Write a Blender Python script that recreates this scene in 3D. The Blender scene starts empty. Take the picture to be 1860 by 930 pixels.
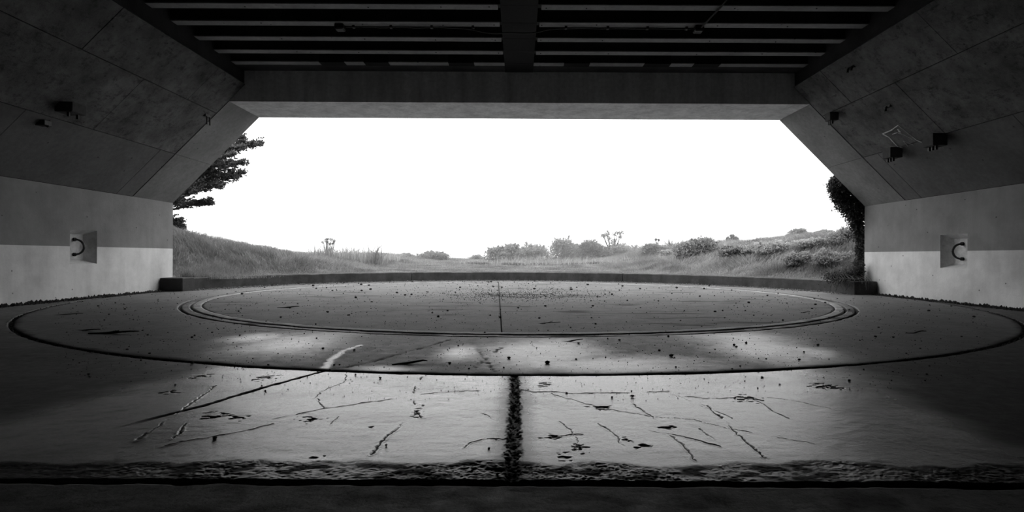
import bpy, bmesh, math, random
import numpy as np
from mathutils import Vector, Matrix

random.seed(7)
RNG = np.random.default_rng(11)
scene = bpy.context.scene
COL = scene.collection

# ------------------------------------------------------------------ camera, sky, exposure
EYE = 1.2                     # camera height
FPX, CX, CY, ROLL = 1000.0, 942.0, 466.0, 0.005
cam_d = bpy.data.cameras.new("camera")
cam_d.sensor_width = 36.0
cam_d.lens = FPX / 1860.0 * 36.0
cam_d.shift_x = (930.0 - CX) / 1860.0
cam_d.shift_y = (CY - 465.0) / 1860.0
cam_d.clip_start, cam_d.clip_end = 0.05, 500
cam = bpy.data.objects.new("camera", cam_d)
COL.objects.link(cam)
cam.location = (0, 0, EYE)
cam.rotation_euler = (math.pi / 2, -ROLL, 0)
scene.camera = cam

world = bpy.data.worlds.new("overcast_sky")
scene.world = world
world.use_nodes = True
wn, wl = world.node_tree.nodes, world.node_tree.links
wn.clear()
w_out = wn.new("ShaderNodeOutputWorld")
w_bg = wn.new("ShaderNodeBackground")
w_tc = wn.new("ShaderNodeTexCoord")
w_dot = wn.new("ShaderNodeVectorMath"); w_dot.operation = 'DOT_PRODUCT'
w_dot.inputs[1].default_value = Vector((-0.30, 0.80, 0.52)).normalized()
w_mr = wn.new("ShaderNodeMapRange")
w_mr.inputs[1].default_value, w_mr.inputs[2].default_value = -0.6, 1.0
w_mr.inputs[3].default_value, w_mr.inputs[4].default_value = 1.4, 3.9
wl.new(w_tc.outputs["Generated"], w_dot.inputs[0])
wl.new(w_dot.outputs["Value"], w_mr.inputs[0])
w_bg.inputs[0].default_value = (1, 1, 1, 1)
wl.new(w_mr.outputs[0], w_bg.inputs[1])
wl.new(w_bg.outputs[0], w_out.inputs[0])

vs = scene.view_settings
vs.view_transform = 'Standard'
vs.look = 'None'
vs.exposure = 0.0
vs.gamma = 1.0
vs.use_curve_mapping = False

# ------------------------------------------------------------------ measures of the place
CY0, RIN, ROUT = 17.27, 9.05, 11.70          # gun platform centre (y) and its two circles
WX, SPRING, TOPZ, FRONT, INNER = 11.78, 2.97, 5.89, 18.75, 16.80
HX, HZ = 8.40, 6.41                          # top of the sloping haunch
BACK = -9.0
KY, KR, KZ = 16.0, 11.5, 0.42                # kerb centre (y), radius, height
PAINT_Z = 1.41


def ground(px, py, z=0.0):
    """pixel of a mark on a level surface -> where it lies in the place"""
    dy = py - (CY + ROLL * (px - CX))
    Y = (EYE - z) * FPX / dy
    return (px - CX) * Y / FPX, Y


def on_haunch(px, py):
    """pixel of a mark on the 45 degree haunch -> x, y, z"""
    dx, dz = px - CX, (CY + ROLL * (px - CX)) - py
    t = abs(dx) / dz
    z = (WX + SPRING + t * EYE) / (1 + t)
    Y = (z - EYE) * FPX / dz
    return dx * Y / FPX, Y, z


# ------------------------------------------------------------------ helpers
def link_mesh(name, me, mat=None, parent=None):
    o = bpy.data.objects.new(name, me)
    COL.objects.link(o)
    if mat is not None and not me.materials:
        me.materials.append(mat)
    if parent is not None:
        o.parent = parent
    return o


def tag(o, label=None, cat=None, group=None, kind=None):
    if label: o["label"] = label
    if cat: o["category"] = cat
    if group: o["group"] = group
    if kind: o["kind"] = kind
    return o


def world_loc(o):
    """parts are modelled in place: only root Empties carry an offset"""
    while o.parent is not None: return Vector((0, 0, 0))
    return Vector(o.location)


def empty(name, loc=(0, 0, 0)):
    o = bpy.data.objects.new(name, None)
    o.empty_display_size = 0.2
    COL.objects.link(o)
    o.location = loc
    return o


def from_bm(name, bm, mat, parent=None, smooth=False):
    bmesh.ops.recalc_face_normals(bm, faces=bm.faces)
    me = bpy.data.meshes.new(name)
    bm.to_mesh(me); bm.free()
    if smooth:
        for p in me.polygons: p.use_smooth = True
    o = link_mesh(name, me, mat)
    if parent is not None:
        o.parent = parent
        o.matrix_parent_inverse = Matrix.Translation(-world_loc(parent))
    return o


def np_mesh(name, V, F, mat, parent=None, smooth=False, attrs=None):
    V = np.asarray(V, np.float32); F = np.asarray(F, np.int32)
    me = bpy.data.meshes.new(name)
    me.vertices.add(len(V)); me.vertices.foreach_set("co", V.ravel())
    k = F.shape[1]
    me.loops.add(F.size); me.loops.foreach_set("vertex_index", F.ravel())
    me.polygons.add(len(F))
    me.polygons.foreach_set("loop_start", np.arange(0, F.size, k, dtype=np.int32))
    me.update(calc_edges=True)
    if smooth:
        me.polygons.foreach_set("use_smooth", np.ones(len(F), dtype=bool))
    for n, a in (attrs or {}).items():
        at = me.attributes.new(n, 'FLOAT', 'POINT')
        at.data.foreach_set("value", np.asarray(a, np.float32))
    o = link_mesh(name, me, mat)
    if parent is not None:
        o.parent = parent
        o.matrix_parent_inverse = Matrix.Translation(-world_loc(parent))
    return o


def box(bm, x0, x1, y0, y1, z0, z1, bevel=0.0):
    vs_ = [bm.verts.new((x, y, z)) for x in (x0, x1) for y in (y0, y1) for z in (z0, z1)]
    f = [(0, 1, 3, 2), (4, 6, 7, 5), (0, 4, 5, 1), (2, 3, 7, 6), (0, 2, 6, 4), (1, 5, 7, 3)]
    fs = [bm.faces.new([vs_[i] for i in q]) for q in f]
    if bevel:
        es = list({e for q in fs for e in q.edges})
        bmesh.ops.bevel(bm, geom=es, offset=bevel, segments=1, affect='EDGES')


def tube(bm, pts, r, seg=8, cap=True):
    pts = [Vector(p) for p in pts]
    rr = r if isinstance(r, (list, tuple)) else [r] * len(pts)
    rings = []
    up = Vector((0.13, 0.21, 0.97))
    for i, p in enumerate(pts):
        d = (pts[min(i + 1, len(pts) - 1)] - pts[max(i - 1, 0)]).normalized()
        a = d.cross(up)
        if a.length < 1e-3: a = d.cross(Vector((1, 0, 0)))
        a.normalize(); b = d.cross(a).normalized()
        rings.append([bm.verts.new(p + (a * math.cos(t) + b * math.sin(t)) * rr[i])
                      for t in [2 * math.pi * k / seg for k in range(seg)]])
    for r0, r1 in zip(rings, rings[1:]):
        for k in range(seg):
            bm.faces.new((r0[k], r0[(k + 1) % seg], r1[(k + 1) % seg], r1[k]))
    if cap:
        bm.faces.new(rings[0][::-1]); bm.faces.new(rings[-1])


def prism(bm, poly, a0, a1, axis):
    """extrude a 2-D polygon from a0 to a1 along an axis ('x' or 'y')"""
    def P(u, v, a): return (a, u, v) if axis == 'x' else (u, a, v)
    A = [bm.verts.new(P(u, v, a0)) for u, v in poly]
    B = [bm.verts.new(P(u, v, a1)) for u, v in poly]
    n = len(poly)
    bm.faces.new(A); bm.faces.new(B[::-1])
    for i in range(n):
        bm.faces.new((A[i], A[(i + 1) % n], B[(i + 1) % n], B[i]))


# value noise for shaping meshes
_T = RNG.random((256, 256))
def vnoise(x, y):
    xi, yi = np.floor(x).astype(int), np.floor(y).astype(int)
    fx, fy = x - xi, y - yi
    fx = fx * fx * (3 - 2 * fx); fy = fy * fy * (3 - 2 * fy)
    g = lambda a, b: _T[a & 255, b & 255]
    return (g(xi, yi) * (1 - fx) + g(xi + 1, yi) * fx) * (1 - fy) + \
           (g(xi, yi + 1) * (1 - fx) + g(xi + 1, yi + 1) * fx) * fy
def fbm(x, y, octv=4):
    s, a, t = 0.0, 1.0, 0.0
    for k in range(octv):
        s = s + a * vnoise(x * 2 ** k + 17.3 * k, y * 2 ** k + 9.1 * k); t += a; a *= 0.5
    return s / t
def sstep(a, b, x):
    t = np.clip((x - a) / (b - a), 0, 1)
    return t * t * (3 - 2 * t)


# ------------------------------------------------------------------ materials
def node_mat(name):
    m = bpy.data.materials.new(name)
    m.use_nodes = True
    nt = m.node_tree
    b = nt.nodes["Principled BSDF"]
    return m, nt, b


def g4(v): return (v, v, v, 1)


def nz(nt, scale, detail=4, rough=0.55, stretch=None):
    tc = nt.nodes.new("ShaderNodeTexCoord")
    t = nt.nodes.new("ShaderNodeTexNoise")
    t.inputs["Scale"].default_value = scale
    t.inputs["Detail"].default_value = detail
    t.inputs["Roughness"].default_value = rough
    src = tc.outputs["Object"]
    if stretch:
        mp = nt.nodes.new("ShaderNodeMapping")
        mp.inputs["Scale"].default_value = stretch
        nt.links.new(src, mp.inputs[0]); src = mp.outputs[0]
    nt.links.new(src, t.inputs["Vector"])
    return t.outputs["Fac"]


def ramp(nt, fac, stops):
    r = nt.nodes.new("ShaderNodeValToRGB")
    e = r.color_ramp.elements
    e[0].position, e[0].color = stops[0][0], g4(stops[0][1])
    e[1].position, e[1].color = stops[-1][0], g4(stops[-1][1])
    for p, v in stops[1:-1]:
        n = e.new(p); n.color = g4(v)
    nt.links.new(fac, r.inputs[0])
    return r.outputs[0]


def mul(nt, a, b, mode='MULTIPLY', fac=1.0):
    m = nt.nodes.new("ShaderNodeMix"); m.data_type = 'RGBA'; m.blend_type = mode
    if isinstance(fac, float): m.inputs[0].default_value = fac
    else: nt.links.new(fac, m.inputs[0])
    for s, v in ((6, a), (7, b)):
        if isinstance(v, tuple): m.inputs[s].default_value = v
        else: nt.links.new(v, m.inputs[s])
    return m.outputs[2]


def bump(nt, b, h, strength, dist=0.02):
    n = nt.nodes.new("ShaderNodeBump")
    n.inputs["Strength"].default_value = strength
    n.inputs["Distance"].default_value = dist
    nt.links.new(h, n.inputs["Height"])
    nt.links.new(n.outputs[0], b.inputs["Normal"])


def concrete(name, base, var=0.35, rough=0.75, bmp=0.4, blot=0.9, spots=True, streak=False, spec=0.3, mottle=False):
    m, nt, b = node_mat(name)
    c = ramp(nt, nz(nt, blot, 6, 0.62), [(0.3, base * (1 - var)), (0.7, base * (1 + var * 0.6))])
    c = mul(nt, c, ramp(nt, nz(nt, 9, 5, 0.7), [(0.3, 0.78), (0.65, 1.06)]))
    if mottle:
        c = mul(nt, c, ramp(nt, nz(nt, 4.2, 7, 0.8), [(0.36, 0.35), (0.47, 0.95), (0.7, 1.2)]))
        c = mul(nt, c, ramp(nt, nz(nt, 5, 5, 0.8, (1, .3, 1)), [(0.33, 0.4), (0.42, 1.0)]))
    if streak:
        c = mul(nt, c, ramp(nt, nz(nt, 2.2, 4, 0.6, (1, 1, 0.08)), [(0.32, 0.72), (0.6, 1.05)]))
    if spots:
        v = nt.nodes.new("ShaderNodeTexVoronoi"); v.inputs["Scale"].default_value = 3.1
        v.inputs["Randomness"].default_value = 1.0
        tc = nt.nodes.new("ShaderNodeTexCoord"); nt.links.new(tc.outputs["Object"], v.inputs["Vector"])
        c = mul(nt, c, ramp(nt, v.outputs["Distance"], [(0.05, 0.35), (0.09, 1.0)]))
    nt.links.new(c, b.inputs["Base Color"])
    b.inputs["Roughness"].default_value = rough
    b.inputs["Specular IOR Level"].default_value = spec
    bump(nt, b, nz(nt, 24, 6, 0.7), bmp)
    return m


def plain(name, base, rough=0.7, metal=0.0, var=0.3, sc=14):
    m, nt, b = node_mat(name)
    c = ramp(nt, nz(nt, sc, 4), [(0.3, base * (1 - var)), (0.7, base * (1 + var))])
    nt.links.new(c, b.inputs["Base Color"])
    b.inputs["Roughness"].default_value = rough
    b.inputs["Metallic"].default_value = metal
    bump(nt, b, nz(nt, 40, 3), 0.25, 0.01)
    return m


def wall_paint(name):
    """white dado below a crisp line, mid grey above it, both weathered"""
    m, nt, b = node_mat(name)
    tc = nt.nodes.new("ShaderNodeTexCoord")
    sx = nt.nodes.new("ShaderNodeSeparateXYZ"); nt.links.new(tc.outputs["Object"], sx.inputs[0])
    gt = nt.nodes.new("ShaderNodeMath"); gt.operation = 'GREATER_THAN'
    gt.inputs[1].default_value = PAINT_Z; nt.links.new(sx.outputs["Z"], gt.inputs[0])
    c = mul(nt, g4(0.78), g4(0.235), 'MIX', gt.outputs[0])
    c = mul(nt, c, ramp(nt, nz(nt, 0.9, 6, 0.65), [(0.28, 0.70), (0.62, 1.03)]))
    c = mul(nt, c, ramp(nt, nz(nt, 3.2, 4, 0.6, (1, 1, 0.10)), [(0.30, 0.90), (0.55, 1.0)]))
    v = nt.nodes.new("ShaderNodeTexVoronoi"); v.inputs["Scale"].default_value = 2.4
    nt.links.new(tc.outputs["Object"], v.inputs["Vector"])
    c = mul(nt, c, ramp(nt, v.outputs["Distance"], [(0.035, 0.25), (0.06, 1.0)]))
    # splash dirt just above the floor, broken up by noise
    dz = nt.nodes.new("ShaderNodeMath"); dz.operation = 'MULTIPLY_ADD'
    nt.links.new(nz(nt, 5, 5, 0.7), dz.inputs[0]); dz.inputs[1].default_value = -0.5
    nt.links.new(sx.outputs["Z"], dz.inputs[2])
    c = mul(nt, c, ramp(nt, dz.outputs[0], [(-0.0, 1.0), (0.0001, 1.0)]))
    nt.links.new(c, b.inputs["Base Color"])
    b.inputs["Roughness"].default_value = 0.7
    b.inputs["Specular IOR Level"].default_value = 0.25
    bump(nt, b, nz(nt, 18, 6, 0.7), 0.25)
    return m


def floor_mat(name, dry, wetc, dirt, r_dry, r_wet, bmp, fine=30, s_dry=.35, s_wet=.62):
    """concrete paving: point attributes say where it is wet and where dirt has settled"""
    m, nt, b = node_mat(name)
    def att(n):
        a = nt.nodes.new("ShaderNodeAttribute"); a.attribute_name = n; return a.outputs["Fac"]
    w, d = att("wet"), att("dirt")
    grain = ramp(nt, nz(nt, 1.3, 6, 0.65), [(0.28, 0.72), (0.68, 1.15)])
    speck = ramp(nt, nz(nt, 46, 4, 0.75), [(0.34, 0.5), (0.5, 1.0)])
    c = mul(nt, g4(dry), g4(wetc), 'MIX', w)
    c = mul(nt, c, grain)
    c = mul(nt, c, speck)
    c = mul(nt, c, ramp(nt, nz(nt, 11, 6, 0.8, (0.35, 1, 1)), [(0.30, 0.35), (0.40, 1.0)]))
    c = mul(nt, c, g4(dirt), 'MIX', d)
    nt.links.new(c, b.inputs["Base Color"])
    r = mul(nt, g4(r_dry), g4(r_wet), 'MIX', w)
    r = mul(nt, r, ramp(nt, nz(nt, 7, 5, 0.7), [(0.3, 0.85), (0.7, 1.2)]))
    r = mul(nt, r, g4(0.95), 'MIX', d)
    nt.links.new(r, b.inputs["Roughness"])
    s = mul(nt, g4(s_dry), g4(s_wet), 'MIX', w)
    s = mul(nt, s, g4(0.0), 'MIX', d)
    nt.links.new(s, b.inputs["Specular IOR Level"])
    bump(nt, b, nz(nt, fine, 6, 0.72), bmp, 0.006)
    return m


def leaf_mat(name, lo, hi, trans=0.3):
    m, nt, b = node_mat(name)
    a = nt.nodes.new("ShaderNodeAttribute"); a.attribute_name = "tone"
    c = ramp(nt, a.outputs["Fac"], [(0.0, lo), (1.0, hi)])
    nt.links.new(c, b.inputs["Base Color"])
    b.inputs["Roughness"].default_value = 0.65
    b.inputs["Specular IOR Level"].default_value = 0.2
    t = nt.nodes.new("ShaderNodeBsdfTranslucent"); nt.links.new(c, t.inputs[0])
    mx = nt.nodes.new("ShaderNodeMixShader"); mx.inputs[0].default_value = trans
    out = nt.nodes["Material Output"]
    nt.links.new(b.outputs[0], mx.inputs[1]); nt.links.new(t.outputs[0], mx.inputs[2])
    nt.links.new(mx.outputs[0], out.inputs[0])
    return m


M = {
    'wall': wall_paint("painted_wall"),
    'niche': concrete("niche_white", 0.72, 0.2, spots=False),
    'haunch': concrete("stained_haunch", 0.14, 0.55, blot=1.3, bmp=0.5, mottle=True),
    'haunch_low': concrete("smooth_haunch", 0.15, 0.3, blot=0.6, bmp=0.25),
    'beam': concrete("beam_paint", 0.80, 0.12, spots=False, streak=True, bmp=0.25),
    'shoulder': concrete("shoulder_concrete", 0.24, 0.3, blot=0.7, bmp=0.3),
    'rib': plain("tarred_rib", 0.008, 0.9),
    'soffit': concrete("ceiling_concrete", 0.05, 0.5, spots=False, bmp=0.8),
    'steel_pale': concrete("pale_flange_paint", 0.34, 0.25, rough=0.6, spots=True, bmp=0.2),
    'steel_dark': plain("dark_steel", 0.02, 0.7),
    'iron': plain("rusty_iron", 0.012, 0.55, 0.0),
    'block': plain("weathered_block", 0.05, 0.85, sc=9),
    'chalk': plain("chalk_paint", 0.62, 0.9, sc=30),
    'disc': floor_mat("disc_concrete", 0.17, 0.10, 0.02, 0.7, 0.3, 0.4, 30, .12, .5),
    'ring': floor_mat("ring_concrete", 0.13, 0.10, 0.012, 0.6, 0.3, 0.5, 30, .2, .6),
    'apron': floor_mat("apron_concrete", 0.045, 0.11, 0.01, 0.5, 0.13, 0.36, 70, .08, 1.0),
    'near': floor_mat("near_concrete", 0.075, 0.06, 0.01, 0.8, 0.5, 0.9),
    'pale_edge': concrete("pale_rail_edge", 0.42, 0.55, blot=2.2, spots=False),
    'dirt': plain("packed_dirt", 0.012, 0.95, sc=6),
    'kerb': concrete("kerb_concrete", 0.085, 0.45, blot=1.6, streak=True, bmp=0.6),
    'kerb_end': concrete("kerb_end_concrete", 0.05, 0.4, bmp=0.6),
    'stone': plain("dark_stone", 0.022, 0.9, sc=40),
    'twig': plain("twig_bark", 0.025, 0.9),
    'soil': plain("soil", 0.13, 0.95, sc=3),
    'grass': leaf_mat("grass", 0.14, 0.55, 0.35),
    'bark': plain("bark", 0.05, 0.9),
    'leaf_mid': leaf_mat("shrub_leaf", 0.2, 0.5, 0.4),
    'leaf_dark': leaf_mat("dark_leaf", 0.14, 0.38, 0.4),
    'leaf_pale': leaf_mat("pale_leaf", 0.28, 0.65, 0.45),
    'cypress': leaf_mat("cypress_needle", 0.07, 0.2, 0.3),
    'ivy': leaf_mat("ivy_leaf", 0.03, 0.11, 0.2),
    'outer': concrete("outer_concrete", 0.2, 0.4, streak=True),
}

# ------------------------------------------------------------------ paving
floor = empty("floor")
tag(floor, "round concrete gun platform floor with circular grooves and worn wet apron", "floor", kind="structure")
bm = bmesh.new(); box(bm, -14, 14, BACK, 30.5, -0.5, -0.045)
from_bm("dirt_bed", bm, M['dirt'], floor)


def seg_dist(x, y, pts):
    d = np.full(x.shape, 1e9)
    for (x0, y0), (x1, y1) in zip(pts, pts[1:]):
        vx, vy = x1 - x0, y1 - y0
        t = np.clip(((x - x0) * vx + (y - y0) * vy) / (vx * vx + vy * vy + 1e-12), 0, 1)
        d = np.minimum(d, np.hypot(x - x0 - t * vx, y - y0 - t * vy))
    return d


# cracks and spalls of the apron and the ring (read off the photograph, laid on the level floor)
CRACKS = [  # (width, strength, pixels)
    (.010, 1.0, [(500, 762), (590, 742), (700, 726), (760, 716), (830, 711), (920, 707)]),
    (.008, .8, [(590, 742), (572, 722), (585, 712), (625, 695), (628, 680)]),
    (.012, 1.0, [(945, 709), (975, 713), (1000, 712), (1040, 715), (1100, 714), (1220, 712)]),
    (.008, .7, [(1000, 715), (1060, 732), (1110, 744), (1180, 757), (1260, 763), (1320, 777), (1400, 792), (1480, 806)]),
    (.020, 1.0, [(770, 685), (757, 705), (748, 722), (757, 738), (766, 760)]),
    (.022, 1.0, [(735, 768), (712, 785), (690, 805), (672, 828)]),
    (.012, .9, [(500, 770), (430, 785), (340, 800), (300, 810)]),
    (.016, 1.0, [(388, 750), (350, 765), (310, 800)]),
    (.014, .9, [(395, 700), (330, 745), (290, 775), (250, 800)]),
    (.014, .9, [(1150, 735), (1200, 770), (1215, 790), (1240, 810), (1262, 835)]),
    (.016, 1.0, [(1290, 738), (1305, 755), (1340, 785), (1370, 812), (1393, 836)]),
    (.010, .8, [(1270, 730), (1300, 745), (1335, 762)]),
    (.010, .8, [(1015, 765), (1050, 795), (1063, 830), (1066, 846)]),
    (.012, .8, [(1090, 770), (1125, 795), (1145, 830)]),
    (.008, .7, [(1270, 778), (1310, 808), (1335, 830)]),
    (.012, .9, [(840, 815), (855, 802), (875, 796), (930, 797)]),
    (.012, .9, [(985, 798), (1020, 793), (1060, 790)]),
    (.012, .9, [(1170, 783), (1210, 787), (1250, 796), (1310, 812)]),
    (.008, .6, [(880, 750), (905, 765), (925, 777)]),
    (.007, .6, [(620, 755), (595, 780), (580, 800)]),
    (.012, .8, [(1250, 722), (1300, 724), (1370, 722), (1400, 745), (1430, 760)]),
    (.008, .6, [(1395, 722), (1450, 730), (1510, 742)]),
    (.006, .6, [(1215, 712), (1260, 732), (1290, 742)]),
]
SPALLS = [  # px, py, half width px, half height px, depth
    (565, 763, 24, 7, .016), (390, 757, 34, 8, .018), (430, 760, 24, 5, .012), (310, 712, 17, 4, .015), (480, 686, 22, 6, .010),
    (365, 684, 14, 4, .010), (1095, 740, 24, 5, .010), (1170, 810, 16, 7, .014), (1360, 725, 26, 8, .010),
    (1500, 702, 30, 7, .014), (1000, 795, 26, 5, .010), (1050, 815, 18, 10, .010), (1025, 830, 14, 8, .010),
    (990, 697, 12, 8, .006), (760, 748, 9, 14, .008), (1140, 800, 12, 6, .010), (677, 775, 6, 4, .006),
    (1210, 775, 18, 5, .010), (570, 833, 22, 6, .016), (905, 850, 40, 9, .02),
]
DIAG = [ground(592, 674), ground(520, 693), ground(440, 715), ground(370, 737), ground(300, 755), ground(235, 772), (-3.3, 2.95)]
CENT = [ground(936, 684), ground(937, 720), ground(935, 790), ground(932, 850), (-0.03, 2.95)]


def apron_fields(x, y):
    h = (fbm(x * 1.7, y * 1.7) - .5) * .012 + (fbm(x * 14 + 5, y * 22, 3) - .5) * .0022
    dirt = np.zeros_like(x)
    # eroded strip along the near edge
    edge = 3.20 + (fbm(x * 1.6 + 3, y * .2, 4) - .5) * .42
    er = 1 - sstep(edge - .06, edge + .02, y)
    er2 = er * (0.55 + 0.45 * sstep(.4, .6, fbm(x * 3, y * 3 + 40)))
    h = h - er * .006 + er2 * ((fbm(x * 30, y * 46, 4) - .5) * .012 + (fbm(x * 75, y * 100, 2) - .5) * .008)
    dirt = np.maximum(dirt, er * sstep(.50, .66, fbm(x * 7 + 20, y * 14, 4)) * .7)
    xw = x + (fbm(x * 3 + 70, y * 3, 2) - .5) * .05 + (fbm(x * 22, y * 22 + 30, 4) - .5) * .035
    yw = y + (fbm(x * 3, y * 3 + 90, 2) - .5) * .06 + (fbm(x * 22 + 60, y * 22, 4) - .5) * .05
    for w, s, px in CRACKS:
        pts = [ground(*p) for p in px]
        x0, x1 = min(p[0] for p in pts) - .12, max(p[0] for p in pts) + .12
        y0, y1 = min(p[1] for p in pts) - .12, max(p[1] for p in pts) + .12
        k = (x > x0) & (x < x1) & (y > y0) & (y < y1)
        if not k.any(): continue
        d = seg_dist(xw[k], yw[k], pts)
        br = sstep(.28, .5, fbm(x[k] * 4 + w * 900, y[k] * 4, 2))
        ww = .50 * w * (0.3 + 1.1 * fbm(x[k] * 8, y[k] * 8 + w * 500, 2))
        g = np.exp(-(d / ww) ** 2) * br
        lip = np.exp(-((d - ww * 2.2) / (ww * 1.2)) ** 2) * br
        h[k] += -g * .005 * s + lip * .0022 * s
        dirt[k] = np.maximum(dirt[k], sstep(.3, .95, g) * .8 * s)
    for px, py, hw, hh, dep in SPALLS:
        cx, cy = ground(px, py)
        sx = hw * cy / FPX; sy = hh * cy * cy / (EYE * FPX)
        k = (np.abs(x - cx) < sx * 2) & (np.abs(y - cy) < sy * 2)
        if not k.any(): continue
        q = np.hypot((x[k] - cx) / sx, (y[k] - cy) / sy) + (fbm(x[k] * 20, y[k] * 34, 5) - .40) * 3.2
        s = 1 - sstep(.55, .8, q)
        h[k] += -s * dep * .6 + s * (fbm(x[k] * 30, y[k] * 30, 3) - .5) * .010
        dirt[k] = np.maximum(dirt[k], s * sstep(.40, .66, fbm(x[k] * 18 + 7, y[k] * 18, 3)) * .7)
    # joints, packed with dirt
    d = seg_dist(x, y, CENT) + (fbm(x * 60, y * 30, 4) - .5) * .06
    g = 1 - sstep(.022, .045, d)
    h -= g * .014
    h += g * (fbm(x * 60, y * 45, 3) - .5) * .016
    dirt = np.maximum(dirt, (1 - sstep(.020, .075, d)) * (.45 + .55 * sstep(.35, .6, fbm(x * 60, y * 20, 3))))
    d = seg_dist(x, y, DIAG) + (fbm(x * 18 + 9, y * 18, 3) - .5) * .03
    fade = sstep(3.75, 4.25, y)
    g = (1 - sstep(.012, .03, d)) * fade
    h -= g * .012
    dirt = np.maximum(dirt, (1 - sstep(.014, .034, d)) * fade)
    # settled water: strong in the middle, streaky and patchy towards the dark flanks
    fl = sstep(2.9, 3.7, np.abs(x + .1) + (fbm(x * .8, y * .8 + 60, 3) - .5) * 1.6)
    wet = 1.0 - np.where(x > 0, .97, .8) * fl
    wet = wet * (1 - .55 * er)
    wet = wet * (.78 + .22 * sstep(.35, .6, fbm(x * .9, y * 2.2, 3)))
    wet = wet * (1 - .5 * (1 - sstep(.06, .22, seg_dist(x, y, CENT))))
    return h, np.clip(wet, 0, 1), np.clip(dirt, 0, 1)


def make_apron():
    xd = np.arange(-3.8, 3.801, 0.0058)
    xl = -3.8 - np.cumsum(np.linspace(.015, .16, 100)); xl = xl[xl > -11.70]
    xs = np.concatenate([[-11.70], xl[::-1], xd, -xl, [11.70]])
    nv = 400
    v = np.linspace(0, 1, nv)
    yc = CY0 - np.sqrt(np.maximum((ROUT + .035) ** 2 - xs ** 2, 0))
    X = np.repeat(xs[:, None], nv, 1)
    Y = 2.950 + (yc[:, None] - 2.950) * v[None, :]
    h, wet, dirt = apron_fields(X, Y)
    # the slab edge is worn down towards the circular groove and the near gap
    e = np.minimum(Y - 2.950, (yc[:, None] - Y))
    h -= .018 * (1 - sstep(0, .018, e + (fbm(X * 9, Y * 9, 2) - .5) * .022))
    n = len(xs)
    idx = np.arange(n * nv).reshape(n, nv)
    F = np.stack([idx[:-1, :-1], idx[1:, :-1], idx[1:, 1:], idx[:-1, 1:]], -1).reshape(-1, 4)
    V = np.stack([X, Y, h], -1).reshape(-1, 3)
    wetf, dirtf = wet.ravel(), dirt.ravel()
    cen = V[F].mean(1)
    dj = np.interp(cen[:, 1], [p[1] for p in DIAG][::-1], [p[0] for p in DIAG][::-1])
    dj = np.where(cen[:, 1] > DIAG[0][1], DIAG[0][0], dj)
    cj = np.interp(cen[:, 1], [p[1] for p in CENT][::-1], [p[0] for p in CENT][::-1])
    part = np.where(cen[:, 0] < dj, 0, np.where(cen[:, 0] < cj, 1, 2))
    for k in range(3):
        f = F[part == k]
        u, inv = np.unique(f, return_inverse=True)
        np_mesh("apron_slab", V[u], inv.reshape(f.shape), M['apron'], floor, True,
                {"wet": wetf[u], "dirt": dirtf[u]})


make_apron()


def polar_slab(name, r0, r1, a0, a1, nr, na, mat, fields=None, z=0.0, lip=0.02):
    r = np.linspace(r0, r1, nr); a = np.linspace(a0, a1, na)
    Rr, Aa = np.meshgrid(r, a, indexing='ij')
    X, Y = Rr * np.cos(Aa), CY0 + Rr * np.sin(Aa)
    if fields: h, wet, dirt = fields(X, Y, Rr)
    else:
        h = np.zeros_like(X); wet = np.zeros_like(X); dirt = np.zeros_like(X)
    h = h + z
    # skirts so each slab has thickness
    Xs = np.vstack([X[:1], X, X[-1:]]); Ys = np.vstack([Y[:1], Y, Y[-1:]])
    hs = np.vstack([h[:1] * 0 - .06, h, h[-1:] * 0 - .06])
    ws = np.vstack([wet[:1] * 0, wet, wet[-1:] * 0]); ds = np.vstack([dirt[:1] * 0 + 1, dirt, dirt[-1:] * 0 + 1])
    n0, n1 = Xs.shape
    idx = np.arange(n0 * n1).reshape(n0, n1)
    F = np.stack([idx[:-1, :-1], idx[1:, :-1], idx[1:, 1:], idx[:-1, 1:]], -1).reshape(-1, 4)
    V = np.stack([Xs, Ys, hs], -1).reshape(-1, 3)
    return np_mesh(name, V, F, mat, floor, True, {"wet": ws.ravel(), "dirt": ds.ravel()})


RCR = [(.02, [(815, 618), (760, 634), (700, 650), (660, 662), (600, 672)]),
       (.05, [(655, 627), (625, 637), (600, 655), (590, 672)]),
       (.012, [(910, 632), (880, 655), (850, 680)]), (.010, [(865, 632), (885, 655), (900, 676)])]


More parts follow.
